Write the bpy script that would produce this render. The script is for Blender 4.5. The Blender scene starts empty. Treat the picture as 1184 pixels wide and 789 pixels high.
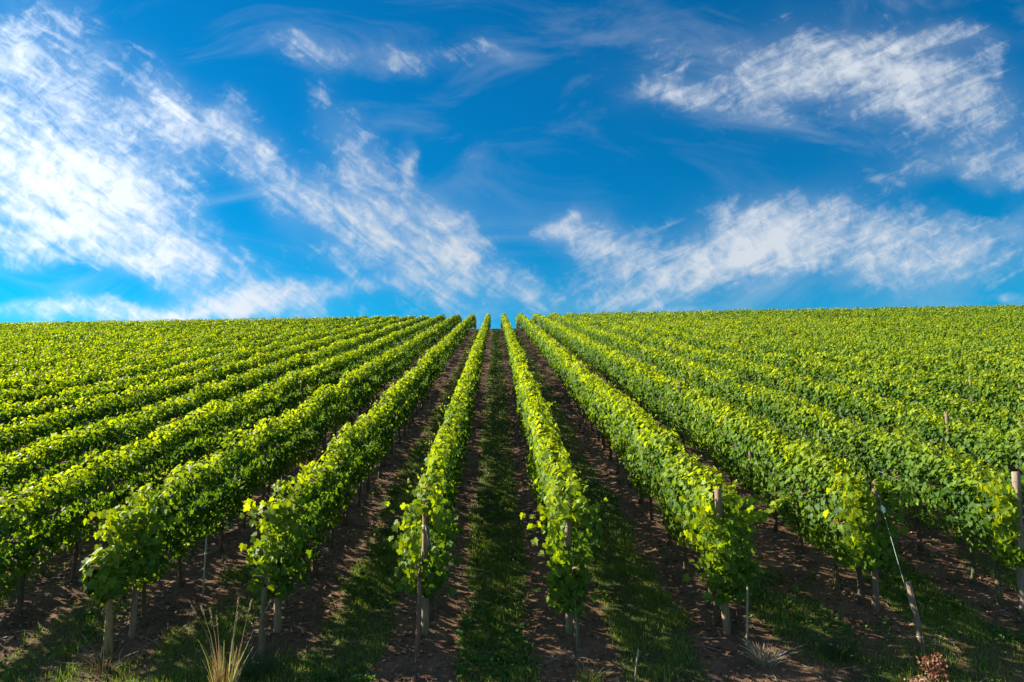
import bpy, math, random
import numpy as np

R = math.radians
rng = np.random.default_rng(11)
random.seed(11)
sc = bpy.context.scene
COL = sc.collection

# ------------------------------------------------------------------ camera
SLOPE = 0.2143          # the hillside climbs away from the camera
CROSS = 0.022           # and very slightly to the right
CAM_Z = 4.776
cam_d = bpy.data.cameras.new("camera")
cam_d.sensor_width = 36.0
cam_d.lens = 24.0
cam_d.clip_start = 0.1
cam_d.clip_end = 5000.0
cam = bpy.data.objects.new("camera", cam_d)
COL.objects.link(cam)
cam.location = (0, 0, CAM_Z)
cam.rotation_euler = (R(90 + 8.0), 0, -R(1.38))
sc.camera = cam

# ------------------------------------------------------------------ light
SUN_EL = 28.0
SUN_AZ = 70.0           # degrees left of straight ahead (+Y)
SUN_STRENGTH = 5.0
SKY_STRENGTH = 0.058
sc.view_settings.view_transform = 'Standard'
sc.view_settings.look = 'None'
sc.view_settings.gamma = 1.0
sc.view_settings.exposure = 1.75
sc.view_settings.use_curve_mapping = False
sc.cycles.max_bounces = 8
sc.cycles.diffuse_bounces = 3
sc.cycles.glossy_bounces = 2
sc.cycles.transmission_bounces = 5
sc.cycles.transparent_max_bounces = 4
sc.cycles.sample_clamp_indirect = 6.0
sc.cycles.use_denoising = True

to_sun = np.array([-math.sin(R(SUN_AZ)) * math.cos(R(SUN_EL)), math.cos(R(SUN_AZ)) * math.cos(R(SUN_EL)), math.sin(R(SUN_EL))])
sl = bpy.data.lights.new("sun", 'SUN')
sl.energy = SUN_STRENGTH
sl.angle = R(0.53)
sl.color = (1.0, 0.91, 0.74)
sun = bpy.data.objects.new("sun", sl)
COL.objects.link(sun)
from mathutils import Vector, noise as mnoise
sun.rotation_euler = Vector(to_sun).to_track_quat('Z', 'Y').to_euler()
sun.location = (-30, 10, 40)


class NT:
    """tiny helper for node graphs"""
    def __init__(s, tree):
        s.t = tree
        s.n = tree.nodes
        s.l = tree.links
    def node(s, kind, **kw):
        nd = s.n.new(kind)
        for k, v in kw.items():
            setattr(nd, k, v)
        return nd
    def put(s, sock, v):
        if isinstance(v, bpy.types.NodeSocket):
            s.l.new(v, sock)
        else:
            sock.default_value = v
    def m(s, op, a, b=0.0, c=None, clamp=False):
        nd = s.node('ShaderNodeMath', operation=op, use_clamp=clamp)
        s.put(nd.inputs[0], a)
        s.put(nd.inputs[1], b)
        if c is not None:
            s.put(nd.inputs[2], c)
        return nd.outputs[0]
    def mix(s, f, a, b, blend='MIX'):
        nd = s.node('ShaderNodeMix', data_type='RGBA', blend_type=blend)
        s.put(nd.inputs[0], f)
        s.put(nd.inputs[6], a)
        s.put(nd.inputs[7], b)
        return nd.outputs[2]
    def smooth(s, v, lo, hi):
        nd = s.node('ShaderNodeMapRange', interpolation_type='SMOOTHSTEP')
        s.put(nd.inputs[0], v)
        nd.inputs[1].default_value = lo
        nd.inputs[2].default_value = hi
        return nd.outputs[0]
    def noise(s, vec, scale, detail=4.0, rough=0.55, dist=0.0, lac=2.0):
        nd = s.node('ShaderNodeTexNoise')
        s.put(nd.inputs['Vector'], vec)
        nd.inputs['Scale'].default_value = scale
        nd.inputs['Detail'].default_value = detail
        nd.inputs['Roughness'].default_value = rough
        nd.inputs['Lacunarity'].default_value = lac
        nd.inputs['Distortion'].default_value = dist
        return nd.outputs[0]
    def xyz(s, x, y, z=0.0):
        nd = s.node('ShaderNodeCombineXYZ')
        s.put(nd.inputs[0], x); s.put(nd.inputs[1], y); s.put(nd.inputs[2], z)
        return nd.outputs[0]


# ------------------------------------------------------------------ sky with cirrus
world = bpy.data.worlds.new("World")
sc.world = world
world.use_nodes = True
w = NT(world.node_tree)
w.n.clear()
sky = w.node('ShaderNodeTexSky', sky_type='NISHITA')
sky.sun_disc = False
sky.sun_elevation = R(SUN_EL)
sky.sun_rotation = R(-SUN_AZ)
sky.air_density = 1.0
sky.dust_density = 0.2
sky.ozone_density = 4.0
grade = w.node('ShaderNodeHueSaturation')
grade.inputs['Hue'].default_value = 0.5
grade.inputs['Saturation'].default_value = 1.25
w.l.new(sky.outputs[0], grade.inputs['Color'])
blue = w.mix(1.0, grade.outputs[0], (0.02, 0.625, 0.69, 1), 'MULTIPLY')

tc = w.node('ShaderNodeTexCoord')
sep = w.node('ShaderNodeSeparateXYZ')
w.l.new(tc.outputs['Generated'], sep.inputs[0])
dx, dy, dz = sep.outputs
ysafe = w.m('MAXIMUM', dy, 0.08)
U = w.m('DIVIDE', dx, ysafe)          # direction over the hill: sideways
V = w.m('DIVIDE', dz, ysafe)          # and upwards
# gentle large warp
wn = w.node('ShaderNodeTexNoise')
w.l.new(w.xyz(U, V), wn.inputs['Vector'])
wn.inputs['Scale'].default_value = 7.0
wn.inputs['Detail'].default_value = 6.0
wn.inputs['Roughness'].default_value = 0.5
wsep = w.node('ShaderNodeSeparateColor')
w.l.new(wn.outputs['Color'], wsep.inputs[0])
Uw = w.m('ADD', U, w.m('MULTIPLY', w.m('SUBTRACT', wsep.outputs[0], 0.5), 0.11))
Vw = w.m('ADD', V, w.m('MULTIPLY', w.m('SUBTRACT', wsep.outputs[1], 0.5), 0.11))
CLOUDS = [(-0.69, 0.39, -0.62, 0.275, 0.100, 1.3), (-0.60, 0.222, 0.0, 0.17, 0.020, -0.75), (-0.639, 0.555, -0.93, 0.158, 0.06, 0.6), (-0.492, 0.486, -1.02, 0.075, 0.03, 0.8), (-0.402, 0.459, -0.95, 0.05, 0.03, 0.65), (-0.754, 0.589, -0.69, 0.057, 0.036, 0.5), (-0.49, 0.275, -0.48, 0.172, 0.040, 0.6), (-0.40, 0.37, -0.7, 0.09, 0.03, -0.35), (-0.226, 0.317, -0.61, 0.2, 0.05, 0.9), (-0.197, 0.413, -1.08, 0.11, 0.034, 0.75), (-0.093, 0.331, -0.88, 0.064, 0.027, 0.6), (-0.017, 0.249, -0.39, 0.104, 0.026, 0.7), (-0.131, 0.42, -1.47, 0.035, 0.011, 0.7), (-0.303, 0.607, -0.14, 0.095, 0.019, 0.55), (-0.134, 0.591, -0.14, 0.075, 0.018, 0.5), (-0.006, 0.585, -0.45, 0.04, 0.014, 0.6), (-0.651, 0.190, -0.03, 0.27, 0.014, 0.75), (-0.286, 0.201, 0.15, 0.10, 0.014, 0.7), (0.098, 0.315, 0.19, 0.036, 0.024, 1.0), (0.168, 0.275, 0.01, 0.05, 0.055, 0.8), (0.296, 0.242, 0.39, 0.147, 0.048, 0.85), (0.471, 0.306, 0.1, 0.188, 0.062, 0.7), (0.698, 0.283, 0.09, 0.177, 0.057, 0.65), (0.486, 0.566, 0.01, 0.20, 0.06, 0.85), (0.700, 0.530, -0.56, 0.17, 0.075, 0.75), (0.751, 0.412, 0.01, 0.124, 0.026, 0.5), (0.80, 0.362, -0.05, 0.16, 0.016, -0.5), (0.716, 0.637, 0.02, 0.10, 0.02, 0.6), (0.269, 0.538, 0.01, 0.04, 0.018, 0.5), (0.792, 0.205, 0.18, 0.041, 0.01, 0.4), (-0.069, 0.264, 0.37, 0.117, 0.009, 0.2)]
total = None
for (cu, cv, a, la, lb, st) in CLOUDS:
    du = w.m('SUBTRACT', Uw, cu)
    dv = w.m('SUBTRACT', Vw, cv)
    ca, sa = math.cos(a), math.sin(a)
    p = w.m('ADD', w.m('MULTIPLY', du, ca / la), w.m('MULTIPLY', dv, sa / la))
    q = w.m('ADD', w.m('MULTIPLY', du, -sa / lb), w.m('MULTIPLY', dv, ca / lb))
    g = w.m('EXPONENT', w.m('MULTIPLY', w.m('ADD', w.m('MULTIPLY', p, p), w.m('MULTIPLY', q, q)), -0.75))
    g = w.m('MULTIPLY', g, st)
    total = g if total is None else w.m('ADD', total, g)
total = w.m('MAXIMUM', w.m('MINIMUM', total, 1.25), 0.0)

def streaks(ang, along, across, seed):
    ca, sa = math.cos(ang), math.sin(ang)
    p = w.m('ADD', w.m('MULTIPLY', U, ca), w.m('MULTIPLY', V, sa))
    q = w.m('ADD', w.m('MULTIPLY', U, -sa), w.m('MULTIPLY', V, ca))
    return w.noise(w.xyz(w.m('MULTIPLY', p, along), w.m('MULTIPLY', q, across), seed), 1.0, 9.0, 0.58, 0.7)
sL = streaks(-0.62, 10.0, 48.0, 3.1)
sR = streaks(0.45, 9.0, 44.0, 8.7)
side = w.smooth(U, -0.05, 0.2)
st = w.m('ADD', w.m('MULTIPLY', sL, w.m('SUBTRACT', 1.0, side)), w.m('MULTIPLY', sR, side))
puff = w.noise(w.xyz(U, V, 1.7), 34.0, 9.0, 0.62, 1.1)
big = w.noise(w.xyz(U, V, 5.5), 12.0, 6.0, 0.58, 0.6)
tex = w.m('ADD', w.m('MULTIPLY', st, 0.36), w.m('ADD', w.m('MULTIPLY', puff, 0.30), w.m('MULTIPLY', big, 0.34)))
dens = w.m('ADD', total, w.m('MULTIPLY', w.m('SUBTRACT', tex, 0.5), 4.9))
dens = w.m('SUBTRACT', dens, 0.41)
cover = w.m('MULTIPLY', w.smooth(dens, -0.15, 1.45), w.smooth(total, 0.02, 0.28))
# very thin veil everywhere the field has a little strength
veil = w.m('MULTIPLY', w.smooth(total, 0.0, 0.9), 0.16)
haze_n = w.noise(w.xyz(w.m('MULTIPLY', U, 1.0), w.m('MULTIPLY', V, 2.2), 9.3), 3.2, 8.0, 0.6, 1.0)
veil = w.m('ADD', veil, w.m('MULTIPLY', w.smooth(haze_n, 0.46, 0.80), 0.22))
cover = w.m('ADD', cover, veil, clamp=True)
front = w.smooth(dy, 0.1, 0.3)
cover = w.m('MULTIPLY', cover, front)
# thin cloud added in the unseen sky behind and above, as white fill light
rest = w.noise(tc.outputs['Generated'], 2.6, 6.0, 0.6, 0.6)
rest = w.m('MULTIPLY', w.smooth(rest, 0.36, 0.62), w.m('SUBTRACT', 1.0, w.smooth(dy, -0.15, 0.25)))
cover = w.m('MAXIMUM', cover, w.m('MULTIPLY', rest, 0.45))
# cirrus is brighter towards the sun on the left
lum = w.m('ADD', 3.8, w.m('MULTIPLY', w.smooth(U, -0.1, -0.75), 2.1))
cc = w.node('ShaderNodeVectorMath', operation='SCALE')
cc.inputs[0].default_value = (0.88, 0.97, 1.08)
w.l.new(lum, cc.inputs['Scale'])
skycol = w.mix(cover, blue, cc.outputs[0])
bg = w.node('ShaderNodeBackground')
w.l.new(skycol, bg.inputs[0])
bg.inputs[1].default_value = SKY_STRENGTH
wo = w.node('ShaderNodeOutputWorld')
w.l.new(bg.outputs[0], wo.inputs[0])
world.cycles.sampling_method = 'MANUAL'
world.cycles.sample_map_resolution = 512


# ------------------------------------------------------------------ helpers
def build(name, verts, loops, starts, totals, mats, cols=None, parent=None, smooth=False, mat_idx=None):
    me = bpy.data.meshes.new(name)
    me.vertices.add(len(verts))
    me.vertices.foreach_set('co', np.ascontiguousarray(verts, dtype=np.float32).ravel())
    me.loops.add(len(loops))
    me.loops.foreach_set('vertex_index', np.ascontiguousarray(loops, dtype=np.int32))
    me.polygons.add(len(starts))
    me.polygons.foreach_set('loop_start', np.ascontiguousarray(starts, dtype=np.int32))
    me.polygons.foreach_set('use_smooth', np.full(len(starts), smooth, dtype=bool))
    for m_ in mats:
        me.materials.append(m_)
    if mat_idx is not None:
        me.polygons.foreach_set('material_index', np.ascontiguousarray(mat_idx, dtype=np.int32))
    if cols is not None:
        at = me.color_attributes.new('tint', 'FLOAT_COLOR', 'POINT')
        c4 = np.ones((len(verts), 4), dtype=np.float32)
        c4[:, :3] = cols
        at.data.foreach_set('color', c4.ravel())
    me.update(calc_edges=True)
    o = bpy.data.objects.new(name, me)
    COL.objects.link(o)
    if parent:
        o.parent = parent
    return o

class MB:
    """collects tubes and quads; build() links them as one mesh"""
    def __init__(s):
        s.v = []; s.f = []; s.c = []
    def tube(s, pts, rad, seg=8, col=(1, 1, 1), cap=True, wob=0.0):
        pts = [Vector(p) for p in pts]
        base = len(s.v)
        n = len(pts)
        up0 = Vector((0.31, 0.17, 0.93))
        for i, p in enumerate(pts):
            t = (pts[min(i + 1, n - 1)] - pts[max(i - 1, 0)]).normalized()
            a = t.cross(up0 if abs(t.dot(up0)) < 0.93 else Vector((1, 0, 0))).normalized()
            b = t.cross(a)
            r = rad[i] if hasattr(rad, '__len__') else rad
            for k in range(seg):
                th = 2 * math.pi * k / seg
                rr = r * (1 + wob * (random.random() - 0.5) * 2)
                s.v.append(p + a * math.cos(th) * rr + b * math.sin(th) * rr)
                s.c.append(col)
        for i in range(n - 1):
            for k in range(seg):
                k2 = (k + 1) % seg
                s.f.append((base + i * seg + k, base + i * seg + k2, base + (i + 1) * seg + k2, base + (i + 1) * seg + k))
        if cap:
            s.f.append(tuple(base + k for k in range(seg))[::-1])
            s.f.append(tuple(base + (n - 1) * seg + k for k in range(seg)))
    def poly(s, pts, col=(1, 1, 1)):
        b = len(s.v)
        for p in pts:
            s.v.append(Vector(p)); s.c.append(col)
        s.f.append(tuple(range(b, b + len(pts))))
    def build(s, name, mat, parent=None, smooth=True, loc=None):
        v = np.array([tuple(p) for p in s.v])
        if loc is not None:
            v = v - np.array(loc)
        loops = np.concatenate([np.array(f) for f in s.f])
        tot = np.array([len(f) for f in s.f])
        st = np.concatenate([[0], np.cumsum(tot)[:-1]])
        o = build(name, v, loops, st, tot, [mat], np.array(s.c), parent, smooth)
        if loc is not None and parent is None:
            o.location = loc
        return o

def tag(o, label=None, cat=None, group=None, kind=None):
    if label: o['label'] = label
    if cat: o['category'] = cat
    if group: o['group'] = group
    if kind: o['kind'] = kind
    return o

def empty(name, loc):
    o = bpy.data.objects.new(name, None)
    o.empty_display_size = 0.2
    COL.objects.link(o)
    o.location = loc
    return o

def snoise(a, b, seed, scale=1.0, octaves=3):
    """smooth pseudo noise in about -1..1 (value noise on a lattice)"""
    a = np.asarray(a, dtype=np.float64) * scale
    b = np.asarray(b, dtype=np.float64) * scale
    out = 0; amp = 1; tot = 0
    for o in range(octaves):
        ia = np.floor(a).astype(np.int64); ib = np.floor(b).astype(np.int64)
        fa = a - ia; fb = b - ib
        fa = fa * fa * (3 - 2 * fa); fb = fb * fb * (3 - 2 * fb)
        def h(i, j):
            x = (i * 374761393 + j * 668265263 + (seed + o * 17) * 2147483647) & 0xffffffff
            x = ((x ^ (x >> 13)) * 1274126177) & 0xffffffff
            x = (x ^ (x >> 16)) & 0xffffffff
            return x / 2147483648.0 - 1.0
        v = (h(ia, ib) * (1 - fa) + h(ia + 1, ib) * fa) * (1 - fb) + (h(ia, ib + 1) * (1 - fa) + h(ia + 1, ib + 1) * fa) * fb
        out = out + v * amp; tot += amp
        amp *= 0.5; a = a * 2.03 + 13.7; b = b * 2.03 + 7.3
    return out / tot


# ------------------------------------------------------------------ rows: where they stand
ROW_X = {}
for i in range(-36, 4):
    ROW_X[i] = -0.97 + 2.0 * (i - 3)
for i in range(4, 42):
    ROW_X[i] = 1.03 + 2.12 * (i - 4)
CREST = 84.0
XS = np.array([ROW_X[i] for i in sorted(ROW_X)])

def base_z(x, y):
    x = np.asarray(x, float); y = np.asarray(y, float)
    yy = np.maximum(y, 6.0)
    z = SLOPE * yy
    over = np.maximum(yy - CREST, 0)
    bend = np.minimum(over, 45.0)
    z = z - 0.0085 * bend ** 2 - (over - bend) * 0.765
    z = np.maximum(z, -25.0)
    return z + CROSS * x * np.clip((y + 30) / 40, 0, 1)

def row_phase(x):
    """distance to the nearest vine row, and index of the alley"""
    x = np.asarray(x, float)
    k = np.clip(np.searchsorted(XS, x), 1, len(XS) - 1)
    d = np.minimum(np.abs(x - XS[k - 1]), np.abs(x - XS[k]))
    return d, k

def ground_z(x, y):
    z = base_z(x, y)
    d, _ = row_phase(x)
    near = np.clip((np.asarray(y) - 9.0) / 1.0, 0, 1)
    z = z + near * 0.07 * np.exp(-(d / 0.32) ** 2)
    z = z + 0.035 * snoise(x, y, 5, 1.3, 4) + 0.018 * snoise(x, y, 9, 7.0, 2)
    return z


# ------------------------------------------------------------------ materials
def mat(name):
    m_ = bpy.data.materials.new(name)
    m_.use_nodes = True
    t = NT(m_.node_tree)
    t.n.clear()
    out = t.node('ShaderNodeOutputMaterial')
    return m_, t, out

def leaf_material():
    m_, t, out = mat('grape leaf')
    at = t.node('ShaderNodeAttribute', attribute_name='tint')
    geo = t.node('ShaderNodeNewGeometry')
    nz = t.noise(geo.outputs['Position'], 30.0, 2.0)
    col = t.mix(t.m('MULTIPLY', nz, 0.5), at.outputs['Color'], (0.03, 0.08, 0.015, 1))
    back = t.mix(1.0, col, (1.15, 1.15, 1.2, 1), 'MULTIPLY')
    col2 = t.mix(geo.outputs['Backfacing'], col, back)
    b = t.node('ShaderNodeBsdfPrincipled')
    t.put(b.inputs['Base Color'], col2)
    b.inputs['Roughness'].default_value = 0.55
    b.inputs['Specular IOR Level'].default_value = 0.16
    tr = t.node('ShaderNodeBsdfTranslucent')
    t.put(tr.inputs['Color'], t.mix(1.0, at.outputs['Color'], (2.4, 2.12, 0.33, 1), 'MULTIPLY'))
    mx = t.node('ShaderNodeMixShader')
    mx.inputs[0].default_value = 0.42
    t.l.new(b.outputs[0], mx.inputs[1]); t.l.new(tr.outputs[0], mx.inputs[2])
    t.l.new(mx.outputs[0], out.inputs[0])
    return m_

def grass_material(name='grass blade', thru=(1.8, 1.7, 0.6, 1)):
    m_, t, out = mat(name)
    at = t.node('ShaderNodeAttribute', attribute_name='tint')
    b = t.node('ShaderNodeBsdfPrincipled')
    t.put(b.inputs['Base Color'], at.outputs['Color'])
    b.inputs['Roughness'].default_value = 0.6
    tr = t.node('ShaderNodeBsdfTranslucent')
    t.put(tr.inputs['Color'], t.mix(1.0, at.outputs['Color'], thru, 'MULTIPLY'))
    mx = t.node('ShaderNodeMixShader')
    mx.inputs[0].default_value = 0.35
    t.l.new(b.outputs[0], mx.inputs[1]); t.l.new(tr.outputs[0], mx.inputs[2])
    t.l.new(mx.outputs[0], out.inputs[0])
    return m_

def tint_material(name, rough=0.85, scale=40.0, amount=0.5, bump=0.4, stretch=(1, 1, 1)):
    m_, t, out = mat(name)
    at = t.node('ShaderNodeAttribute', attribute_name='tint')
    tcn = t.node('ShaderNodeTexCoord')
    mp = t.node('ShaderNodeMapping')
    mp.inputs['Scale'].default_value = stretch
    t.l.new(tcn.outputs['Object'], mp.inputs[0])
    nz = t.noise(mp.outputs[0], scale, 6.0, 0.65, 0.6)
    dark = t.mix(1.0, at.outputs['Color'], (0.35, 0.32, 0.30, 1), 'MULTIPLY')
    col = t.mix(t.m('MULTIPLY', t.smooth(nz, 0.35, 0.68), amount), at.outputs['Color'], dark)
    b = t.node('ShaderNodeBsdfPrincipled')
    t.put(b.inputs['Base Color'], col)
    b.inputs['Roughness'].default_value = rough
    bp = t.node('ShaderNodeBump')
    bp.inputs['Strength'].default_value = bump
    bp.inputs['Distance'].default_value = 0.01
    t.l.new(nz, bp.inputs['Height'])
    t.l.new(bp.outputs[0], b.inputs['Normal'])
    t.l.new(b.outputs[0], out.inputs[0])
    return m_

def ground_material():
    m_, t, out = mat('vineyard soil')
    at = t.node('ShaderNodeAttribute', attribute_name='tint')   # r: how grassy the place is
    sp = t.node('ShaderNodeSeparateColor')
    t.l.new(at.outputs['Color'], sp.inputs[0])
    geo = t.node('ShaderNodeNewGeometry')
    P = geo.outputs['Position']
    n1 = t.noise(P, 1.6, 6.0, 0.6)
    n2 = t.noise(P, 14.0, 6.0, 0.7, 0.5)
    n3 = t.noise(P, 60.0, 4.0, 0.7, 0.5)
    soil = t.mix(t.smooth(n1, 0.3, 0.7), (0.088, 0.048, 0.026, 1), (0.185, 0.104, 0.058, 1))
    soil = t.mix(t.m('MULTIPLY', t.smooth(n2, 0.45, 0.75), 0.6), soil, (0.26, 0.16, 0.095, 1))
    soil = t.mix(t.m('MULTIPLY', t.smooth(n3, 0.5, 0.32), 0.7), soil, (0.028, 0.018, 0.012, 1))
    grass = t.mix(n2, (0.022, 0.040, 0.010, 1), (0.050, 0.070, 0.018, 1))
    g = t.smooth(t.m('ADD', sp.outputs[0], t.m('ADD', t.m('MULTIPLY', t.m('SUBTRACT', n2, 0.5), 1.6), t.m('MULTIPLY', t.m('SUBTRACT', n3, 0.5), 0.9))), 0.30, 0.95)
    col = t.mix(t.m('MULTIPLY', g, 0.8), soil, grass)
    b = t.node('ShaderNodeBsdfPrincipled')
    t.put(b.inputs['Base Color'], col)
    b.inputs['Roughness'].default_value = 0.95
    b.inputs['Specular IOR Level'].default_value = 0.15
    hh = t.m('ADD', t.m('MULTIPLY', n2, 0.6), t.m('MULTIPLY', n3, 0.4))
    bp = t.node('ShaderNodeBump')
    bp.inputs['Strength'].default_value = 0.9
    bp.inputs['Distance'].default_value = 0.05
    t.l.new(hh, bp.inputs['Height'])
    t.l.new(bp.outputs[0], b.inputs['Normal'])
    t.l.new(b.outputs[0], out.inputs[0])
    return m_

M_LEAF = leaf_material()
M_GRASS = grass_material()
M_BARK = tint_material('vine bark', 0.95, 60.0, 0.8, 0.9, (1, 1, 0.18))
M_WOOD = tint_material('weathered post wood', 0.9, 55.0, 0.75, 0.7, (1, 1, 0.08))
M_LITTER = tint_material('dead leaf litter', 0.9, 30.0, 0.5, 0.2)
M_WIRE = tint_material('galvanised wire', 0.45, 50.0, 0.2, 0.1)
M_STRAW = grass_material('dry straw', (1.2, 1.15, 0.7, 1))
M_SOIL = ground_material()


# ------------------------------------------------------------------ ground
def grassiness(x, y):
    """0..1, where grass grows: strips along the middle of the alleys and patches on the headland"""
    x = np.asarray(x, float); y = np.asarray(y, float)
    d, k = row_phase(x)
    left_row = np.array(sorted(ROW_X))[np.clip(k - 1, 0, len(XS) - 1)]
    amt = np.select([left_row == 3, left_row == 4, left_row == 2, left_row == 5, left_row == 6, left_row == 1],
                    [1.45, 1.15, 0.85, 0.55, 0.95, 0.45], 0.5)
    n = snoise(x, y, 21, 1.1, 3)
    n2 = snoise(x, y, 33, 0.35, 2)
    strip = np.clip((d - 0.43 + 0.18 * n) / 0.16, 0, 1)
    # the two middle alleys are ragged, the side alleys only patchy
    g = strip * np.clip(amt + 0.75 * n + 0.35 * n2, 0, 1)
    head = np.clip((9.9 - y) / 0.8, 0, 1) * np.clip(0.55 + 1.4 * snoise(x, y, 45, 0.8, 3), 0, 1)
    bare = np.exp(-((x + 1.05) / 0.75) ** 2) + np.exp(-((x - 0.95) / 0.4) ** 2) + 0.7 * np.exp(-((x - 3.0) / 0.5) ** 2)
    head = head * np.clip(1 - 1.1 * bare, 0, 1)
    leftpatch = np.clip((-1.7 - x) * 1.2, 0, 1) * np.clip((9.7 - y) / 0.5, 0, 1) * np.clip(0.55 + 1.0 * n, 0, 1)
    road = np.clip((8.2 - y) / 0.6, 0, 1) * 0.85
    return np.clip(np.maximum(np.maximum(g * np.clip((y - 8.2) / 0.6, 0, 1), head), np.maximum(leftpatch, road)), 0, 1)

def axis(parts):
    out = []
    for a, b, n in parts:
        out.append(np.linspace(a, b, n, endpoint=False))
    return np.concatenate(out + [[parts[-1][1]]])
gx = axis([(-600, -140, 12), (-140, -60, 40), (-60, -16, 130), (-16, -9, 70), (-9, 9.5, 340), (9.5, 16, 65), (16, 60, 130), (60, 140, 40), (140, 600, 12)])
gy = axis([(-60, 0, 12), (0, 7.5, 30), (7.5, 14, 130), (14, 22, 90), (22, 40, 100), (40, 90, 130), (90, 135, 40), (135, 900, 24)])
X, Y = np.meshgrid(gx, gy)
Zg = ground_z(X.ravel(), Y.ravel())
nx, ny = len(gx), len(gy)
ii = (np.arange(ny - 1)[:, None] * nx + np.arange(nx - 1)[None, :]).ravel()
quads = np.stack([ii, ii + 1, ii + nx + 1, ii + nx], 1)
gcol = np.zeros((nx * ny, 3)); gcol[:, 0] = grassiness(X.ravel(), Y.ravel())
ground = build('ground', np.stack([X.ravel(), Y.ravel(), Zg], 1), quads.ravel(), np.arange(len(quads)) * 4, None, [M_SOIL], gcol, None, True)
tag(ground, kind='structure')


# ------------------------------------------------------------------ leaves
def leaf_templates():
    # five-lobed grape leaf, midrib along +y (tip), stem at the origin
    half = [(0.0, 0.02), (0.17, -0.13), (0.36, -0.08), (0.50, 0.10), (0.37, 0.22), (0.53, 0.42), (0.40, 0.55), (0.26, 0.55), (0.19, 0.80), (0.0, 1.0)]
    right = half
    leftp = [(-x, y) for x, y in half[1:-1]][::-1]
    vs = [(x, y, 0.16 * abs(x) - 0.30 * max(y - 0.45, 0) ** 2 - 0.10 * x * x) for x, y in right + leftp] + [(0, 0.36, -0.02)]
    n = len(vs) - 1
    near = (np.array(vs), [(i, (i + 1) % n, n) for i in range(n)])
    mid_v = [(0, 0, 0), (0.45, 0.02, 0.10), (0.46, 0.50, 0.12), (0, 1.0, -0.12), (-0.46, 0.50, 0.12), (-0.45, 0.02, 0.10)]
    mid = (np.array(mid_v), [(0, 1, 2, 3), (0, 3, 4, 5)])
    far = (np.array([(0, 0, 0), (0.48, 0.42, 0.10), (0, 1.0, -0.08), (-0.48, 0.42, 0.10)]), [(0, 1, 2), (0, 2, 3)])
    return near, mid, far
T_NEAR, T_MID, T_FAR = leaf_templates()

def norm(a):
    return a / np.maximum(np.linalg.norm(a, axis=1, keepdims=True), 1e-6)

def leaf_batch(P, N, size, C, template):
    tv, tf = template
    n = len(P)
    N = norm(N)
    tip = np.array([0, 0, -1.0]) + rng.normal(0, 0.55, (n, 3))
    tip = tip - N * np.sum(tip * N, 1, keepdims=True)
    tip = norm(tip)
    B = np.cross(N, tip)
    wx = rng.uniform(0.85, 1.15, n)[:, None, None]
    curl = rng.uniform(-0.6, 2.2, n)[:, None, None]
    v = P[:, None, :] + size[:, None, None] * (tv[None, :, 0:1] * wx * B[:, None, :] + (tv[None, :, 1:2] - 0.3) * tip[:, None, :] + tv[None, :, 2:3] * curl * N[:, None, :])
    nv = len(tv)
    sizes = np.array([len(f) for f in tf])
    flat = np.concatenate([np.array(f) for f in tf])
    loops = (np.arange(n)[:, None] * nv + flat[None, :]).ravel()
    tot = np.tile(sizes, n)
    return v.reshape(-1, 3), loops, tot, np.repeat(C, nv, axis=0)

def merge(batches):
    V, L, Tt, C = [], [], [], []
    off = 0
    for v, l, t, c in batches:
        if len(v) == 0: continue
        V.append(v); L.append(l + off); Tt.append(t); C.append(c); off += len(v)
    V = np.concatenate(V); L = np.concatenate(L); Tt = np.concatenate(Tt); C = np.concatenate(C)
    return V, L, np.concatenate([[0], np.cumsum(Tt)[:-1]]), Tt, C

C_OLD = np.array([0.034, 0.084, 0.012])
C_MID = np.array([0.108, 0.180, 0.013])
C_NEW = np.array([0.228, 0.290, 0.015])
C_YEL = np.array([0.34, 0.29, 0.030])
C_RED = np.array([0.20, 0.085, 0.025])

def tints(n, age_light, autumn=0.01):
    """age 0 = old leaf, 1 = fresh shoot tip; also carries painted light and shade"""
    age_light = np.clip(age_light + rng.normal(0, 0.13, n), 0, 1)[:, None]
    c = np.where(age_light < 0.5, C_OLD + (C_MID - C_OLD) * age_light * 2, C_MID + (C_NEW - C_MID) * (age_light * 2 - 1))
    c = c * rng.uniform(0.75, 1.25, (n, 1))
    r = rng.random(n)
    c = np.where((r < autumn * 1.6)[:, None], C_YEL * rng.uniform(0.6, 1.1, (n, 1)), c)
    c = np.where((r > 1 - autumn)[:, None], C_RED * rng.uniform(0.6, 1.2, (n, 1)), c)
    return c

def leaf_size(y):
    return np.interp(y, [8, 14, 22, 40, 60, 90], [0.086, 0.090, 0.108, 0.140, 0.178, 0.205])

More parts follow.
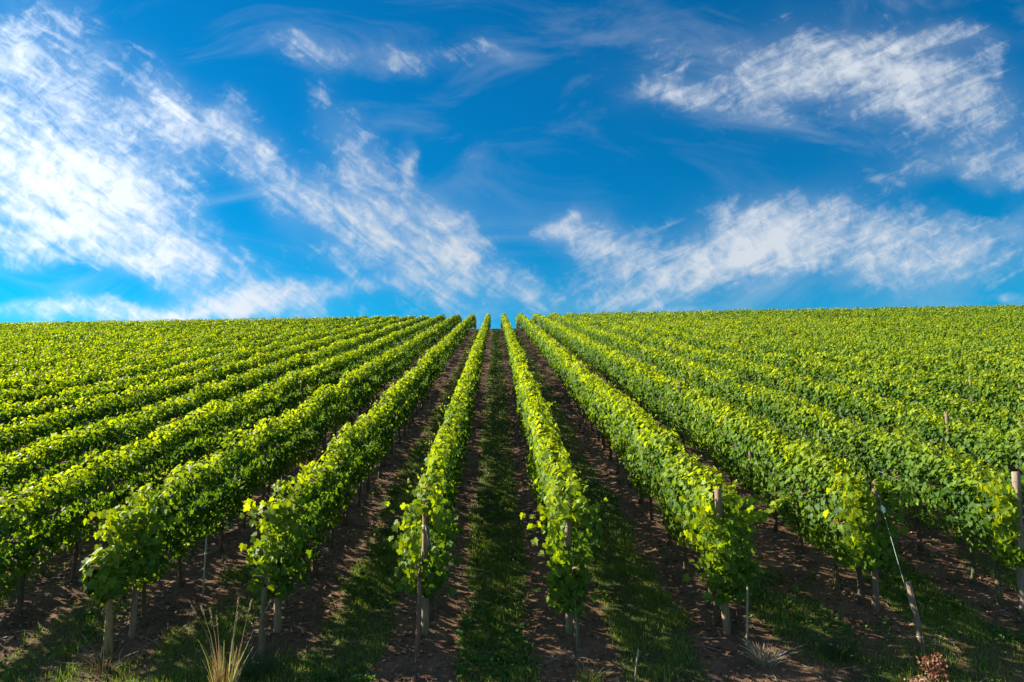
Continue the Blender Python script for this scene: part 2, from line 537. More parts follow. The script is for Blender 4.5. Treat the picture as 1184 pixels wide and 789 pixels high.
def row_leaves(i, x0, ya, yb, seed, top=1.98, lean=0.0, keep=None):
    """all leaves of one row between ya and yb"""
    ys = np.linspace(ya, yb, 400)
    s = leaf_size(ys)
    dpm = 9.6 / s ** 2 * np.interp(ys, [10, 40, 90], [1.25, 1.12, 1.05])
    cum = np.concatenate([[0], np.cumsum((dpm[1:] + dpm[:-1]) / 2 * np.diff(ys))])
    n = int(cum[-1])
    y = np.interp(rng.random(n) * cum[-1], cum, ys)
    # cross-section: rounded slab, perimeter parameter
    phi = rng.random(n) * 2 * math.pi
    # more samples on the flanks than a plain circle would give
    cx_ = np.cos(phi); cz_ = np.sin(phi)
    e = 0.52
    sx = np.sign(cx_) * np.abs(cx_) ** e
    sz = np.sign(cz_) * np.abs(cz_) ** e
    rr = 1.0 - 0.75 * rng.random(n) ** 1.7
    z_bot = 0.63 + 0.26 * snoise(y, y * 0, seed + 1, 0.7, 2) + 0.10 * snoise(y, y * 0, seed + 7, 3.3, 1)
    z_top = top + 0.06 * snoise(np.floor(y / 1.25), y * 0 + i, seed + 23, 1.0, 1) + 0.12 * snoise(y, y * 0, seed + 2, 0.8, 2) + (0.16 if i > 3 else 0.09) * snoise(y, y * 0, seed + 5, 2.9, 2)
    zc = (z_bot + z_top) / 2; hz = (z_top - z_bot) / 2
    zz = zc + hz * sz * rr
    rel = (zz - z_bot) / (z_top - z_bot)
    hx = (0.255 if i > 3 else 0.215) - 0.03 * np.clip(rel, 0, 1)
    bulge = 1 + (0.5 if i > 3 else 0.4) * snoise(y, zz, seed + 3 + (0), 1.7, 2) * 1.0
    bulge2 = 1 + (0.5 if i > 3 else 0.4) * snoise(y, zz, seed + 4, 1.7, 2)
    xx = hx * sx * rr * np.where(sx > 0, bulge, bulge2)
    nrm = np.stack([sx * 1.0, rng.normal(0, 0.25, n), sz * 0.55 + 0.42], 1) + rng.normal(0, 0.42, (n, 3))
    # front end closes towards the camera
    endz = np.exp(-((y - ya) / 0.22) ** 2)
    nrm[:, 1] -= 1.3 * endz
    xx = xx * (1 - 0.25 * endz)
    # clumps: thin the outer shell where the clump noise is low
    cl = snoise(y + sx * 31, zz, seed + 9, 3.2, 2)
    cl2 = snoise(y * 1.0 + sx * 17, zz * 0.45, seed + 19, 2.6, 2)   # tall narrow clumps: single shoots
    alive = ~((rr > 0.62) & ((cl < -0.10) | (cl2 < -0.16))) & ~((rr > 0.86) & (rng.random(n) < 0.25))
    age_light = (0.10 if i > 3 else 0.03) + 0.66 * np.clip((rel - 0.66) / 0.34, 0, 1) ** 1.2 + 0.10 * cl + 0.34 * cl2 + 0.3 * np.clip(rr - 0.7, 0, 1)  # low leaves are older; shade of flanks and left rows is painted in too
    xx = xx + np.sign(sx) * 0.10 * cl2 * np.abs(sx)
    # whole vines differ a little in vigour
    plant = snoise(np.floor(y / 1.25), np.full(n, float(i)), seed + 11, 1.0, 1)
    age_light = age_light + 0.13 * plant + 0.10 * snoise(y, np.full(n, x0), 77, 0.09, 2)
    autumn = np.interp(y, [10, 40, 65, 80], [0.0008, 0.003, 0.015, 0.05])
    age_light = age_light + np.interp(y, [10, 30, 60, 85], [0.02, 0.0, -0.14, -0.26])  # far leaves tinted darker, standing in for the light's angle up there
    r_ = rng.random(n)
    C = tints(n, age_light, 0.0)
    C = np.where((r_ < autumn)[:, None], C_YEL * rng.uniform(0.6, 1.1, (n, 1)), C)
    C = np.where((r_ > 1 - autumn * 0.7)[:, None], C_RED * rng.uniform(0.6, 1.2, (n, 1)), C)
    xx = xx + 0.06 * snoise(y, np.full(n, float(i)), 313, 0.22, 2) * np.clip((y - ya) / 3, 0, 1)
    P = np.stack([x0 + lean * (zz - 1.0) + xx, y, zz + base_z(x0, y)], 1)
    S = leaf_size(y) * rng.uniform(0.62, 1.18, n)
    P, nrm, S, C = P[alive], nrm[alive], S[alive], C[alive]
    # shoots: little runs of young leaves sticking up and out of the hedge
    ns = int((1.5 if i > 5 else 1.0 if i > 3 else 0.6) * (min(yb, 60) - ya) * np.interp(ya, [9, 40], [5.0, 3.0]))
    if ns > 0:
        sy = ya + (min(yb, 60) - ya) * rng.random(ns) ** 1.35
        k = 6
        tt = np.linspace(0.0, 1.0, k)[None, :]
        L = rng.uniform(0.10, 0.46 if i > 5 else 0.36, ns)[:, None]
        ox = rng.uniform(-0.22, 0.22, ns)[:, None]
        dirx = (ox * 1.0 + rng.normal(0, 0.25, (ns, 1)))
        diry = rng.normal(0, 0.45, (ns, 1))
        py_ = sy[:, None] + diry * L * tt + rng.normal(0, 0.03, (ns, k))
        px_ = x0 + ox + dirx * L * tt + rng.normal(0, 0.03, (ns, k))
        zt = top - 0.10 + 0.11 * snoise(sy, sy * 0, seed + 2, 0.8, 2) + 0.10 * snoise(sy, sy * 0, seed + 5, 2.6, 1)
        pz_ = zt[:, None] + L * (tt - 0.30 * tt ** 2) - np.abs(ox) * 0.5
        PP = np.stack([px_.ravel(), py_.ravel(), (pz_ + base_z(x0, py_)).ravel()], 1)
        m = len(PP)
        P = np.concatenate([P, PP])
        nrm = np.concatenate([nrm, rng.normal(0, 0.6, (m, 3)) + np.array([0, -0.2, 0.6])])
        S = np.concatenate([S, leaf_size(PP[:, 1]) * np.repeat(np.ones((ns, 1)) * (0.95 - 0.55 * tt), 1, axis=0).ravel() * rng.uniform(0.8, 1.1, m)])
        C = np.concatenate([C, tints(m, np.full(m, 0.92), 0.002)])
    if keep is not None:
        ok = keep(P)
        P, nrm, S, C = P[ok], nrm[ok], S[ok], C[ok]
    return P, nrm, S, C

def foliage_object(name, parent, P, N, S, C):
    dist = np.hypot(P[:, 0], P[:, 1])
    a = dist < 15.5
    b = (~a) & (dist < 34)
    c = dist >= 34
    batches = []
    for msk, T in ((a, T_NEAR), (b, T_MID), (c, T_FAR)):
        if msk.any():
            batches.append(leaf_batch(P[msk], N[msk], S[msk], C[msk], T))
    V, L, St, Tt, CC = merge(batches)
    loc = np.array(parent.location)
    o = build(name, V - loc, L, St, Tt, [M_LEAF], CC, parent)
    return o


# ------------------------------------------------------------------ trunks, posts, wires
BARK = (0.105, 0.072, 0.036)
def trunk(parent, x, y, h=0.75, r=0.028, lean=(0, 0), pale=1.0):
    b = MB()
    z0 = float(ground_z(x, y))
    pts, rad = [], []
    ox, oy = 0.0, 0.0
    n = 7
    for k in range(n):
        t = k / (n - 1)
        ox += random.uniform(-0.018, 0.018); oy += random.uniform(-0.018, 0.018)
        pts.append((x + ox + lean[0] * t, y + oy + lean[1] * t, z0 - 0.06 + (h + 0.06) * t))
        rad.append(r * (1.55 - 0.55 * t ** 0.4 + (0.35 if k == 0 else 0)) * random.uniform(0.88, 1.14))
    c = tuple(v * pale * random.uniform(0.8, 1.3) for v in BARK)
    b.tube(pts, rad, 8, c, True, 0.14)
    # two arms that fork off into the canopy
    top = pts[-1]
    for s in (-1, 1):
        L = random.uniform(0.35, 0.55)
        b.tube([top, (top[0] + random.uniform(-.04, .04), top[1] + s * L * 0.45, top[2] + 0.16), (top[0], top[1] + s * L, top[2] + 0.22)], [r * 0.8, r * 0.55, r * 0.35], 6, c, True, 0.1)
    # shaggy strips of bark
    for _ in range(4):
        a = random.uniform(0, 6.28); zz = random.uniform(0.08, h * 0.7)
        q = r * 1.25
        p0 = (x + math.cos(a) * q, y + math.sin(a) * q, z0 + zz)
        b.tube([p0, (p0[0] + math.cos(a) * 0.015, p0[1] + math.sin(a) * 0.015, p0[2] - random.uniform(.06, .14))], [0.004, 0.002], 4, (0.16, 0.12, 0.085), True)
    return b.build('trunk', M_BARK, parent, True, tuple(parent.location))

def post(x, y, h, r=0.045, lean=(0.0, 0.0), col=(0.30, 0.225, 0.15), ring=True):
    z0 = float(ground_z(x, y))
    b = MB()
    n = 9
    pts, rad = [], []
    for k in range(n):
        t = k / (n - 1)
        pts.append((lean[0] * t + random.uniform(-.003, .003), lean[1] * t + random.uniform(-.003, .003), -0.12 + (h + 0.12) * t))
        rad.append(r * (1.08 - 0.12 * t) * random.uniform(0.96, 1.04))
    pts.append((pts[-1][0], pts[-1][1], pts[-1][2] + 0.006)); rad.append(rad[-1] * 0.8)
    b.tube(pts, rad, 14, col, True, 0.035)
    # drying splits: thin raised splinters down the shaft
    for _ in range(5):
        a = random.uniform(0, 6.28); za = random.uniform(0.1, h * 0.6); zb = za + random.uniform(0.2, 0.6)
        q = r * 1.0
        f = lambda z: (lean[0] * z / h + math.cos(a) * q, lean[1] * z / h + math.sin(a) * q, z)
        b.tube([f(za), f((za + zb) / 2), f(zb)], [0.002, 0.006, 0.002], 5, tuple(c * random.choice([0.6, 1.2]) for c in col), True)
    o = b.build('trellis_post', M_WOOD, None, True)
    o.location = (x, y, z0)
    if ring:
        g = MB()
        for zz in (0.62 * h, 0.80 * h, 0.93 * h):
            cx0, cy0 = lean[0] * zz / h, lean[1] * zz / h
            pr = r * 1.07
            g.tube([(cx0 + math.cos(t_) * pr, cy0 + math.sin(t_) * pr, zz + 0.01 * math.sin(t_ * 2)) for t_ in np.linspace(0, 6.5, 15)], 0.003, 5, (0.34, 0.34, 0.33), True)
        g.build('wire_tie', M_WIRE, o, True)
    return o

ORD = ['', 'first', 'second', 'third', 'fourth', 'fifth', 'sixth', 'seventh', 'eighth', 'ninth', 'tenth', 'eleventh', 'twelfth', 'thirteenth', 'fourteenth', 'fifteenth', 'sixteenth', 'seventeenth', 'eighteenth', 'nineteenth', 'twentieth']
def ordinal(n):
    if n <= 20: return ORD[n]
    t = {20: 'twenty', 30: 'thirty', 40: 'forty'}[n // 10 * 10]
    if n % 10 == 0: return t[:-1] + 'ieth'
    return t + '-' + ORD[n % 10]
def row_place(i):
    if i <= 3: return ordinal(4 - i) + ' to the left of the grassy middle alley'
    return ordinal(i - 3) + ' to the right of the grassy middle alley'

# front of each near row: y of its end post, its x and how the post leans
FRONT = {1: 9.75, 2: 9.80, 3: 9.62, 4: 9.60, 5: 9.50, 6: 9.95, 7: 9.85, 0: 9.9}
END_POSTS = {  # x, y, height, radius, lean, colour
    1: (-4.95, 9.90, 1.65, 0.040, (0.02, 0.0), (0.26, 0.185, 0.11)),
    2: (-2.98, 9.91, 1.62, 0.048, (-0.05, 0.0), (0.28, 0.19, 0.11)),
    3: (-0.95, 9.82, 1.80, 0.050, (-0.01, -0.12), (0.28, 0.20, 0.12)),
    4: (1.01, 9.73, 1.76, 0.045, (0.00, -0.12), (0.27, 0.195, 0.12)),
    5: (3.13, 9.59, 1.91, 0.050, (-0.06, -0.05), (0.25, 0.17, 0.10)),
    6: (5.40, 10.01, 1.80, 0.048, (0.10, -0.05), (0.20, 0.125, 0.08)),
    7: (7.42, 9.85, 1.93, 0.054, (0.02, -0.10), (0.25, 0.19, 0.14)),
}
def seen_part(i):
    """drop leaves hanging straight in front of the bared upper stretch of the end post"""
    if i not in END_POSTS: return None
    px, py, h, r, lean, _ = END_POSTS[i]
    lo, hi = {1: (9, 9), 2: (9, 9), 3: (1.05, 1.74), 4: (1.22, 1.62), 5: (1.60, 2.3), 6: (1.25, 1.84), 7: (0.95, 2.2)}[i]
    def keep(P):
        z = P[:, 2] - base_z(P[:, 0], P[:, 1])
        ax = px + lean[0] * z / h
        # line of sight widens the clear gap only a little; it is a real gap in the leaves
        return ~((np.abs(P[:, 0] - ax) < 0.10) & (P[:, 1] < py + 0.10) & (z > lo) & (z < hi))
    return keep

for i in sorted(ROW_X):
    x = ROW_X[i]
    if i in END_POSTS:
        x_front = x
    ya = FRONT.get(i, 9.9 + 0.12 * math.sin(i * 2.1))
    if abs(x) > 7.6:
        ya = max(ya, abs(x) / 0.92 - 3.0)
    yb = 97.0
    if abs(x) / 0.80 > yb: continue
    root = empty('vine_row', (x, ya, float(base_z(x, ya))))
    near_word = 'leafy green' if i >= 4 else 'dark-flanked green'
    tag(root, f'{near_word} grapevine row climbing the hill, {row_place(i)}', 'vine row', 'rows of grapevines running up the hillside')
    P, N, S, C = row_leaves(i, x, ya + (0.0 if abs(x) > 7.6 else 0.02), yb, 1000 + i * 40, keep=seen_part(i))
    if i in END_POSTS:
        # the nearest vine of the row hangs down a little around its end post
        n = {6: 900, 7: 750, 5: 620}.get(i, 520)
        yy = ya + rng.uniform(-0.20, 0.10, n)
        zz = rng.uniform({1: .95, 2: .62, 3: .68, 4: .42, 5: .55, 6: .75, 7: .75}[i], 1.85, n)
        xx = END_POSTS[i][0] - x + rng.normal(0, 0.17, n) * (0.6 + 0.35 * zz)
        lo_extra = np.stack([x + xx, yy, zz + base_z(x, yy)], 1)
        k = seen_part(i)(lo_extra)
        P = np.concatenate([P, lo_extra[k]])
        N = np.concatenate([N, (np.array([0, -1.0, 0.35]) + rng.normal(0, 0.45, (n, 3)))[k]])
        S = np.concatenate([S, rng.uniform(0.065, 0.12, n)[k]])
        C = np.concatenate([C, tints(n, 0.2 + 0.5 * (zz - 0.5) / 1.4 - 0.5 * (xx - END_POSTS[i][0] + x), 0.0)[k]])  # paler left of the post, darker right: sunlit and shaded sides put into colour
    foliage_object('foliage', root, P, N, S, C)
    # trunks where the photo looks in under the canopy
    if -6 <= i <= 12:
        y = ya + 0.45 + random.uniform(0, 0.5)
        lim = 30 if 0 <= i <= 8 else 20
        while y < lim:
            trunk(root, x + random.uniform(-0.06, 0.06), y, random.uniform(0.80, 0.95), random.uniform(0.022, 0.036), (random.uniform(-.06, .06), random.uniform(-.1, .1)))
            y += random.uniform(1.05, 1.4)
    if 0 <= i <= 8:
        for hgt in (0.78, 1.15, 1.60):
            b = MB()
            pts = [(x, yy, float(base_z(x, yy)) + hgt - 0.02 * math.sin(yy * 0.6) ** 2) for yy in np.linspace(ya + 0.02, 40, 60)]
            b.tube(pts, 0.0022, 4, (0.42, 0.42, 0.42))
            b.build('trellis_wire', M_WIRE, root, True, tuple(root.location))
    ROW_X[i] = x
    if i == 5:
        # long shoot swinging out over the alley
        b = MB()
        z = float(base_z(3.2, 9.45))
        spine = [Vector((3.22, 9.32, z + 1.56)), Vector((3.42, 9.28, z + 1.60)), Vector((3.62, 9.28, z + 1.68)), Vector((3.80, 9.32, z + 1.80)), Vector((3.93, 9.36, z + 1.90))]
        b.tube(spine, [0.006, 0.005, 0.004, 0.003, 0.002], 5, (0.12, 0.16, 0.04))
        cane = b.build('shoot', M_BARK, root, True, tuple(root.location))
        n = 46
        tt = np.linspace(0, 1, n)
        sp = np.array([tuple(p) for p in spine])
        Pp = np.stack([np.interp(tt * 4, range(5), sp[:, q]) for q in range(3)], 1) + rng.normal(0, 0.018, (n, 3))
        foliage = leaf_batch(Pp, np.array([-0.2, -0.6, 0.7]) + rng.normal(0, 0.4, (n, 3)), np.interp(tt, [0, 1], [0.12, 0.065]) * rng.uniform(.8, 1.1, n), tints(n, np.full(n, 0.9), 0), T_NEAR)
        V, L, St, Tt, CC = merge([foliage])
        build('shoot_leaves', V - np.array(root.location), L, St, Tt, [M_LEAF], CC, cane)
    if i == 1:
        # low bushy vine leaning out in front of the row's end
        n = 330
        q = rng.normal(0, 1, (n, 3)); q = norm(q) * (rng.random((n, 1)) ** 0.4)
        z = float(base_z(-5.1, 9.6))
        Pp = np.array([-5.17, 9.55, z + 1.02]) + q * np.array([0.30, 0.22, 0.36]) + np.array([0.0, 0, 0])
        V, L, St, Tt, CC = merge([leaf_batch(Pp, q + np.array([0, -0.3, 0.6]) + rng.normal(0, 0.3, (n, 3)), rng.uniform(0.09, 0.15, n), tints(n, 0.55 + 0.3 * q[:, 2], 0.01), T_NEAR)])
        build('low_foliage', V - np.array(root.location), L, St, Tt, [M_LEAF], CC, root)

# first trunks right at the row ends
roots = {}
for o in COL.objects:
    if o.name.startswith('vine_row'):
        roots[round(o.location.x, 2)] = o
for (i, x, y, h, r, lean, pale) in ((1, -5.10, 9.60, 0.95, 0.045, (-.02, 0), 2.6), (2, -3.03, 9.40, 0.85, 0.030, (.01, .05), 1.7), (3, -1.00, 9.25, 0.95, 0.026, (.03, .2), 1.5), (4, 1.10, 9.40, 0.85, 0.030, (-.01, .1), 1.6), (5, 3.05, 9.85, 0.8, 0.03, (0, 0), 1), (6, 5.33, 10.25, 0.85, 0.035, (0, 0), 1.0), (7, 7.30, 10.1, 0.8, 0.035, (0, 0), 1.0)):
    trunk(roots[round(ROW_X[i], 2)], x, y, h, r, lean, pale)

GPOST = 'wooden trellis posts of the vineyard'
end_words = {1: 'slim tan wooden end post under the leaves behind a pale shaggy vine stem',
             2: 'stout tan wooden end post beside a dark vine stem, behind the dry grass tuft',
             3: 'grey-brown wooden end post with a loop of white wire, just left of the middle alley',
             4: 'pale wooden end post half buried in leaves, just right of the middle alley',
             5: 'square-topped tan end post beside the long leafy shoot that swings out',
             6: 'reddish-brown end post held by the taut guy wire',
             7: 'grey leaning end post at the right edge of the photo'}
POSTS = {}
for i, (x, y, h, r, lean, col) in END_POSTS.items():
    POSTS[i] = tag(post(x, y, h, r, lean, col), end_words[i], 'post', GPOST)
# posts standing inside the rows
for i in range(-4, 14):
    x = ROW_X[i]
    ya = 15.0 if i % 2 else 14.2
    k = 2
    y = ya
    while y < (34 if 0 <= i <= 7 else 26):
        side_ = 'left' if i <= 3 else 'right'
        nth = ordinal(4 - i) if i <= 3 else ordinal(i - 3)
        tall = 1.98 if (i, k) in ((8, 2), (10, 3), (6, 3), (9, 4), (12, 2)) else 1.6
        o = post(x + random.uniform(-.04, .04), y, tall, 0.040, (random.uniform(-.05, .05), random.uniform(-.05, .05)), (0.17, 0.125, 0.09), ring=False)
        tag(o, f'{ordinal(k)} post up inside the {nth} vine row {side_} of the middle alley', 'post', GPOST)
        k += 1
        y += 5.2

# slim cane stake beside the fifth row and the anchor stake with its guy wire
b = MB()
b.tube([(0, 0, -.1), (0.02, 0, .35), (0.055, 0.02, .78)], [0.017, 0.016, 0.013], 8, (0.33, 0.25, 0.16), True, 0.05)
o = b.build('cane_stake', M_WOOD); o.location = (3.26, 9.22, float(ground_z(3.26, 9.22)))
tag(o, 'thin pale support cane leaning beside the end post of the long-shoot row', 'stake')
ax, ay = 5.44, 8.99
az = float(ground_z(ax, ay))
b = MB()
b.tube([(0, 0, -.15), (-0.04, 0.02, .4), (-0.10, 0.05, .86), (-0.101, 0.051, .868)], [0.036, 0.035, 0.033, 0.024], 12, (0.21, 0.155, 0.105), True, 0.04)
b.tube([(-0.01, -0.034, .10), (-0.045, -0.022, .45), (-0.085, 0.01, .78)], [.002, .006, .002], 5, (0.2, .15, .1))
o = b.build('anchor_stake', M_WOOD); o.location = (ax, ay, az)
tag(o, 'short leaning wooden anchor stake that holds the lower end of the guy wire', 'stake')
# guy wire from post 6 down to the stake
px, py, h, r, lean, _ = END_POSTS[6]
A = Vector((px + lean[0] * .88 + 0.03, py + lean[1] * .9 - 0.055, float(ground_z(px, py)) + h * 0.90))
B_ = Vector((ax - 0.035, ay + 0.0, az + 0.20))
b = MB()
b.tube([A, A.lerp(B_, .5) + Vector((0, 0, -.01)), B_], 0.0024, 6, (0.42, 0.43, 0.45))
b.tube([B_ + Vector((0.04 * math.cos(t_), 0.04 * math.sin(t_), 0.003 * t_)) for t_ in np.linspace(0, 9, 16)], 0.003, 5, (0.5, 0.5, 0.5))
o = b.build('guy_wire', M_WIRE, None, True, tuple(B_))
tag(o, 'taut silvery guy wire slanting from the reddish post to the anchor stake', 'wire')
g = MB()
c = A.lerp(B_, 0.11)
d_ = (B_ - A).normalized()
g.tube([c - d_ * .06, c - d_ * .03, c + d_ * .03, c + d_ * .06], [0.01, 0.022, 0.022, 0.01], 8, (0.75, 0.78, 0.82))
g.tube([c + Vector((0.022, -.01, 0.03)), c + Vector((0.03, -.012, -0.05))], 0.006, 6, (0.7, 0.73, 0.78))
g.build('tensioner', M_WIRE, o, True, tuple(B_))
# loose loop of white wire on post 3
px, py, h, r, lean, _ = END_POSTS[3]
z0 = float(ground_z(px, py))
g = MB()
pz = 1.42
q0 = Vector((px + lean[0] * pz / h, py + lean[1] * pz / h - r - 0.006, z0 + pz))
g.tube([q0 + Vector(v) for v in ((-.05, .02, .02), (0, -.01, .03), (.05, .02, .0), (.07, .0, -.12), (.09, -.02, -.26), (.12, 0, -.33))], 0.004, 5, (0.7, 0.7, 0.68))
g.tube([q0 + Vector(v) for v in ((0, -.006, .02), (.03, -.012, -.1), (.05, -.01, -.24))], 0.003, 5, (0.7, 0.7, 0.68))
g.build('wire_loop', M_WIRE, POSTS[3], True, tuple(POSTS[3].location))
# thin wire hanging from post 3 to the ground, and one at post 4
for i, dxw in ((3, -0.07), (4, 0.06)):
    px, py, h, r, lean, _ = END_POSTS[i]
    b = MB()
    zt = float(ground_z(px, py))
    p0 = Vector((px + dxw * .7, py - 0.15, zt + 1.15)); p1 = Vector((px + dxw, py - 0.42, float(ground_z(px + dxw, py - .42)) - 0.02))
    b.tube([p0, p0.lerp(p1, .5) + Vector((.006, 0, 0)), p1], 0.003, 5, (0.40, 0.37, 0.33))
    o = b.build('anchor_wire', M_WIRE, None, True, tuple(p1))
    tag(o, 'thin anchor wire in front of the ' + ('post with the white wire loop' if i == 3 else 'half-buried pale post'), 'wire')
# lighter metal marker rod by the first row
b = MB()
b.tube([(0, 0, -.05), (0.0, 0, .9)], 0.012, 8, (0.42, 0.40, 0.36))
o = b.build('metal_rod', M_WIRE); o.location = (-4.55, 11.2, float(ground_z(-4.55, 11.2)))
tag(o, 'thin pale metal rod standing in the shade behind the slim tan post', 'rod')


# ------------------------------------------------------------------ grass, weeds and litter
def blades(x, y, h, wd, C, lean=0.5):
    n = len(x)
    z = ground_z(x, y) - 0.01
    a = rng.random(n) * 2 * math.pi
    l = rng.random(n) ** 1.0 * lean
    d = np.stack([np.cos(a), np.sin(a)], 1)
    s = np.stack([-d[:, 1], d[:, 0]], 1)
    rot = rng.normal(0, 0.7, n)
    s = s * np.cos(rot)[:, None] + d * np.sin(rot)[:, None]
    v = np.zeros((n, 5, 3))
    for q, (t, ww) in enumerate(((0, 0.5), (0, -0.5), (0.55, -0.4), (0.55, 0.4), (1.0, 0))):
        off = l * h * t ** 1.8
        v[:, q, 0] = x + d[:, 0] * off + s[:, 0] * wd * ww
        v[:, q, 1] = y + d[:, 1] * off + s[:, 1] * wd * ww
        v[:, q, 2] = z + h * (t - 0.35 * l * t ** 2)
    loops = (np.arange(n)[:, None] * 5 + np.array([0, 1, 2, 3, 3, 2, 4])[None, :]).ravel()
    tot = np.tile([4, 3], n)
    return v.reshape(-1, 3), loops, tot, np.repeat(C, 5, 0)

def scatter(n, xr, yr, power=1.0):
    return rng.uniform(xr[0], xr[1], n), yr[0] + (yr[1] - yr[0]) * rng.random(n) ** power

def in_view(x, y):
    return np.abs(x) < 0.92 * y + 1.5

gb = []
def green(n):
    c = np.array([0.105, 0.180, 0.016]) * rng.uniform(0.55, 1.35, (n, 1))
    c = c + np.array([0.05, 0.035, 0.0]) * rng.random((n, 1)) ** 2
    dry = rng.random(n) < 0.08
    c[dry] = np.array([0.30, 0.23, 0.11]) * rng.uniform(0.6, 1.2, (dry.sum(), 1))
    return c
for n, xr, yr, pw, hh, ww in ((420000, (-10, 10), (7.4, 13), 1.0, (0.04, 0.17), 0.0065), (300000, (-9, 12), (13, 26), 1.2, (0.05, 0.15), 0.011), (200000, (-9, 12), (26, 86), 1.2, (0.06, 0.15), 0.028)):
    x, y = scatter(n, xr, yr, pw)
    g = grassiness(x, y)
    ok = (rng.random(n) < np.clip(g - 0.12, 0, 1) ** 1.3 * (0.9 if yr[0] < 10 else 1)) & in_view(x, y)
    x, y, g = x[ok], y[ok], g[ok]
    m = len(x)
    tuft = np.clip(0.75 + 0.7 * snoise(x, y, 61, 3.0, 2), 0.3, 1.6)
    h = rng.uniform(hh[0], hh[1], m) * tuft
    gb.append(blades(x, y, h, np.full(m, ww) * rng.uniform(.6, 1.3, m), green(m), 1.1))
V, L, St, Tt, CC = merge(gb)
o = build('grass', V, L, St, Tt, [M_GRASS], CC)
tag(o, 'short green grass growing along the alleys and on the headland', 'grass', kind='stuff')

# broad-leaved weeds creeping among the grass
n = 9000
x, y = scatter(n, (-8, 9), (8.0, 17), 1.4)
g = grassiness(x, y); cl = snoise(x, y, 91, 0.9, 2)
ok = (rng.random(n) < np.clip(g * 0.8 + 0.05, 0, 1)) & (cl > 0.0) & in_view(x, y)
x, y = x[ok], y[ok]; m = len(x)
k = 7
xx = np.repeat(x, k) + rng.normal(0, 0.035, m * k); yy = np.repeat(y, k) + rng.normal(0, 0.035, m * k)
P = np.stack([xx, yy, ground_z(xx, yy) + rng.uniform(0.02, 0.10, m * k)], 1)
Nn = np.array([0, -0.15, 1.0]) + rng.normal(0, 0.4, (m * k, 3))
Cc = np.array([0.055, 0.125, 0.02]) * rng.uniform(0.6, 1.4, (m * k, 1))
V, L, St, Tt, CC = merge([leaf_batch(P, Nn, rng.uniform(0.025, 0.06, m * k), Cc, T_MID)])
o = build('weeds', V, L, St, Tt, [M_LEAF], CC)
tag(o, 'low broad-leaved weeds spread between the grass blades', 'weeds', kind='stuff')

# dead leaves, bark chips and prunings
n = 60000
x, y = scatter(n, (-12, 13), (7.8, 34), 1.5)
g = grassiness(x, y)
ok = (rng.random(n) < np.clip(1.0 - 0.85 * g, 0, 1) * np.clip(0.55 + 0.9 * snoise(x, y, 71, 0.8, 3), 0.08, 1)) & in_view(x, y)
x, y = x[ok], y[ok]; m = len(x)
P = np.stack([x, y, ground_z(x, y) + rng.uniform(0.004, 0.03, m)], 1)
Nn = np.array([0, 0, 1.0]) + rng.normal(0, 0.38, (m, 3))
base = np.array([[0.22, 0.125, 0.058], [0.27, 0.165, 0.08], [0.13, 0.072, 0.036], [0.33, 0.21, 0.10], [0.10, 0.058, 0.03]])[rng.integers(0, 5, m)]
Cc = base * rng.uniform(0.6, 1.15, (m, 1))
lb = leaf_batch(P, Nn, rng.uniform(0.018, 0.060, m) * np.interp(y, [9, 30], [1, 1.8]), Cc, T_MID)
# clods of earth
def clods(n, xr, yr, smin, smax, cbase):
    x, y = scatter(n, xr, yr, 1.3)
    g = grassiness(x, y)
    ok = (g < 0.45) & in_view(x, y)
    x, y = x[ok], y[ok]; m = len(x)
    o6 = np.array([(1, 0, 0), (0, 1, 0), (-1, 0, 0), (0, -1, 0), (0, 0, .8), (0, 0, -.5)], float)
    f = [(0, 1, 4), (1, 2, 4), (2, 3, 4), (3, 0, 4), (1, 0, 5), (2, 1, 5), (3, 2, 5), (0, 3, 5)]
    s = smin + (smax - smin) * rng.random(m) ** 3
    v = o6[None] * s[:, None, None] * rng.uniform(0.6, 1.3, (m, 6, 1)) + rng.normal(0, 0.18, (m, 6, 3)) * s[:, None, None]
    v = v + np.stack([x, y, ground_z(x, y) + s * 0.2], 1)[:, None, :]
    loops = (np.arange(m)[:, None] * 6 + np.array(f).ravel()[None]).ravel()
    return v.reshape(-1, 3), loops, np.full(m * 8, 3), np.repeat(np.array(cbase) * rng.uniform(0.6, 1.4, (m, 1)), 6, 0)
V, L, St, Tt, CC = merge([lb])
o = build('dead_leaves', V, L, St, Tt, [M_LITTER], CC)
tag(o, 'brown dead leaves and bark chips littering the soil', 'leaf litter', kind='stuff')
V, L, St, Tt, CC = merge([clods(22000, (-10, 10), (7.8, 16), 0.005, 0.028, (0.13, 0.07, 0.042))])
o = build('soil_clods', V, L, St, Tt, [M_LITTER], CC)
tag(o, 'loose crumbs of reddish-brown earth between the rows', 'soil', kind='stuff')
# twigs
b = MB()
for _ in range(900):
    x = random.uniform(-8, 8.5); y = 8.3 + 8 * random.random() ** 1.6
    d, _k = row_phase(x)
    if d > 0.75 and random.random() < 0.7: continue
    L_ = random.uniform(0.08, 0.42); a = random.uniform(0, math.pi)
    ux, uy = math.cos(a) * L_, math.sin(a) * L_
    zs = [float(ground_z(x + ux * t, y + uy * t)) + 0.012 + random.uniform(0, 0.035) for t in (0, .5, 1)]
    c = random.choice([(0.30, 0.23, 0.15), (0.20, 0.14, 0.09), (0.38, 0.31, 0.22), (0.13, 0.09, 0.06)])
    b.tube([(x, y, zs[0]), (x + ux * .5 + random.uniform(-.02, .02), y + uy * .5 + random.uniform(-.02, .02), zs[1]), (x + ux, y + uy, zs[2])], [0.004, 0.0035, 0.002], 4, c, False)
o = b.build('prunings', M_LITTER)
tag(o, 'scattered dry vine prunings lying under the rows', 'prunings', kind='stuff')


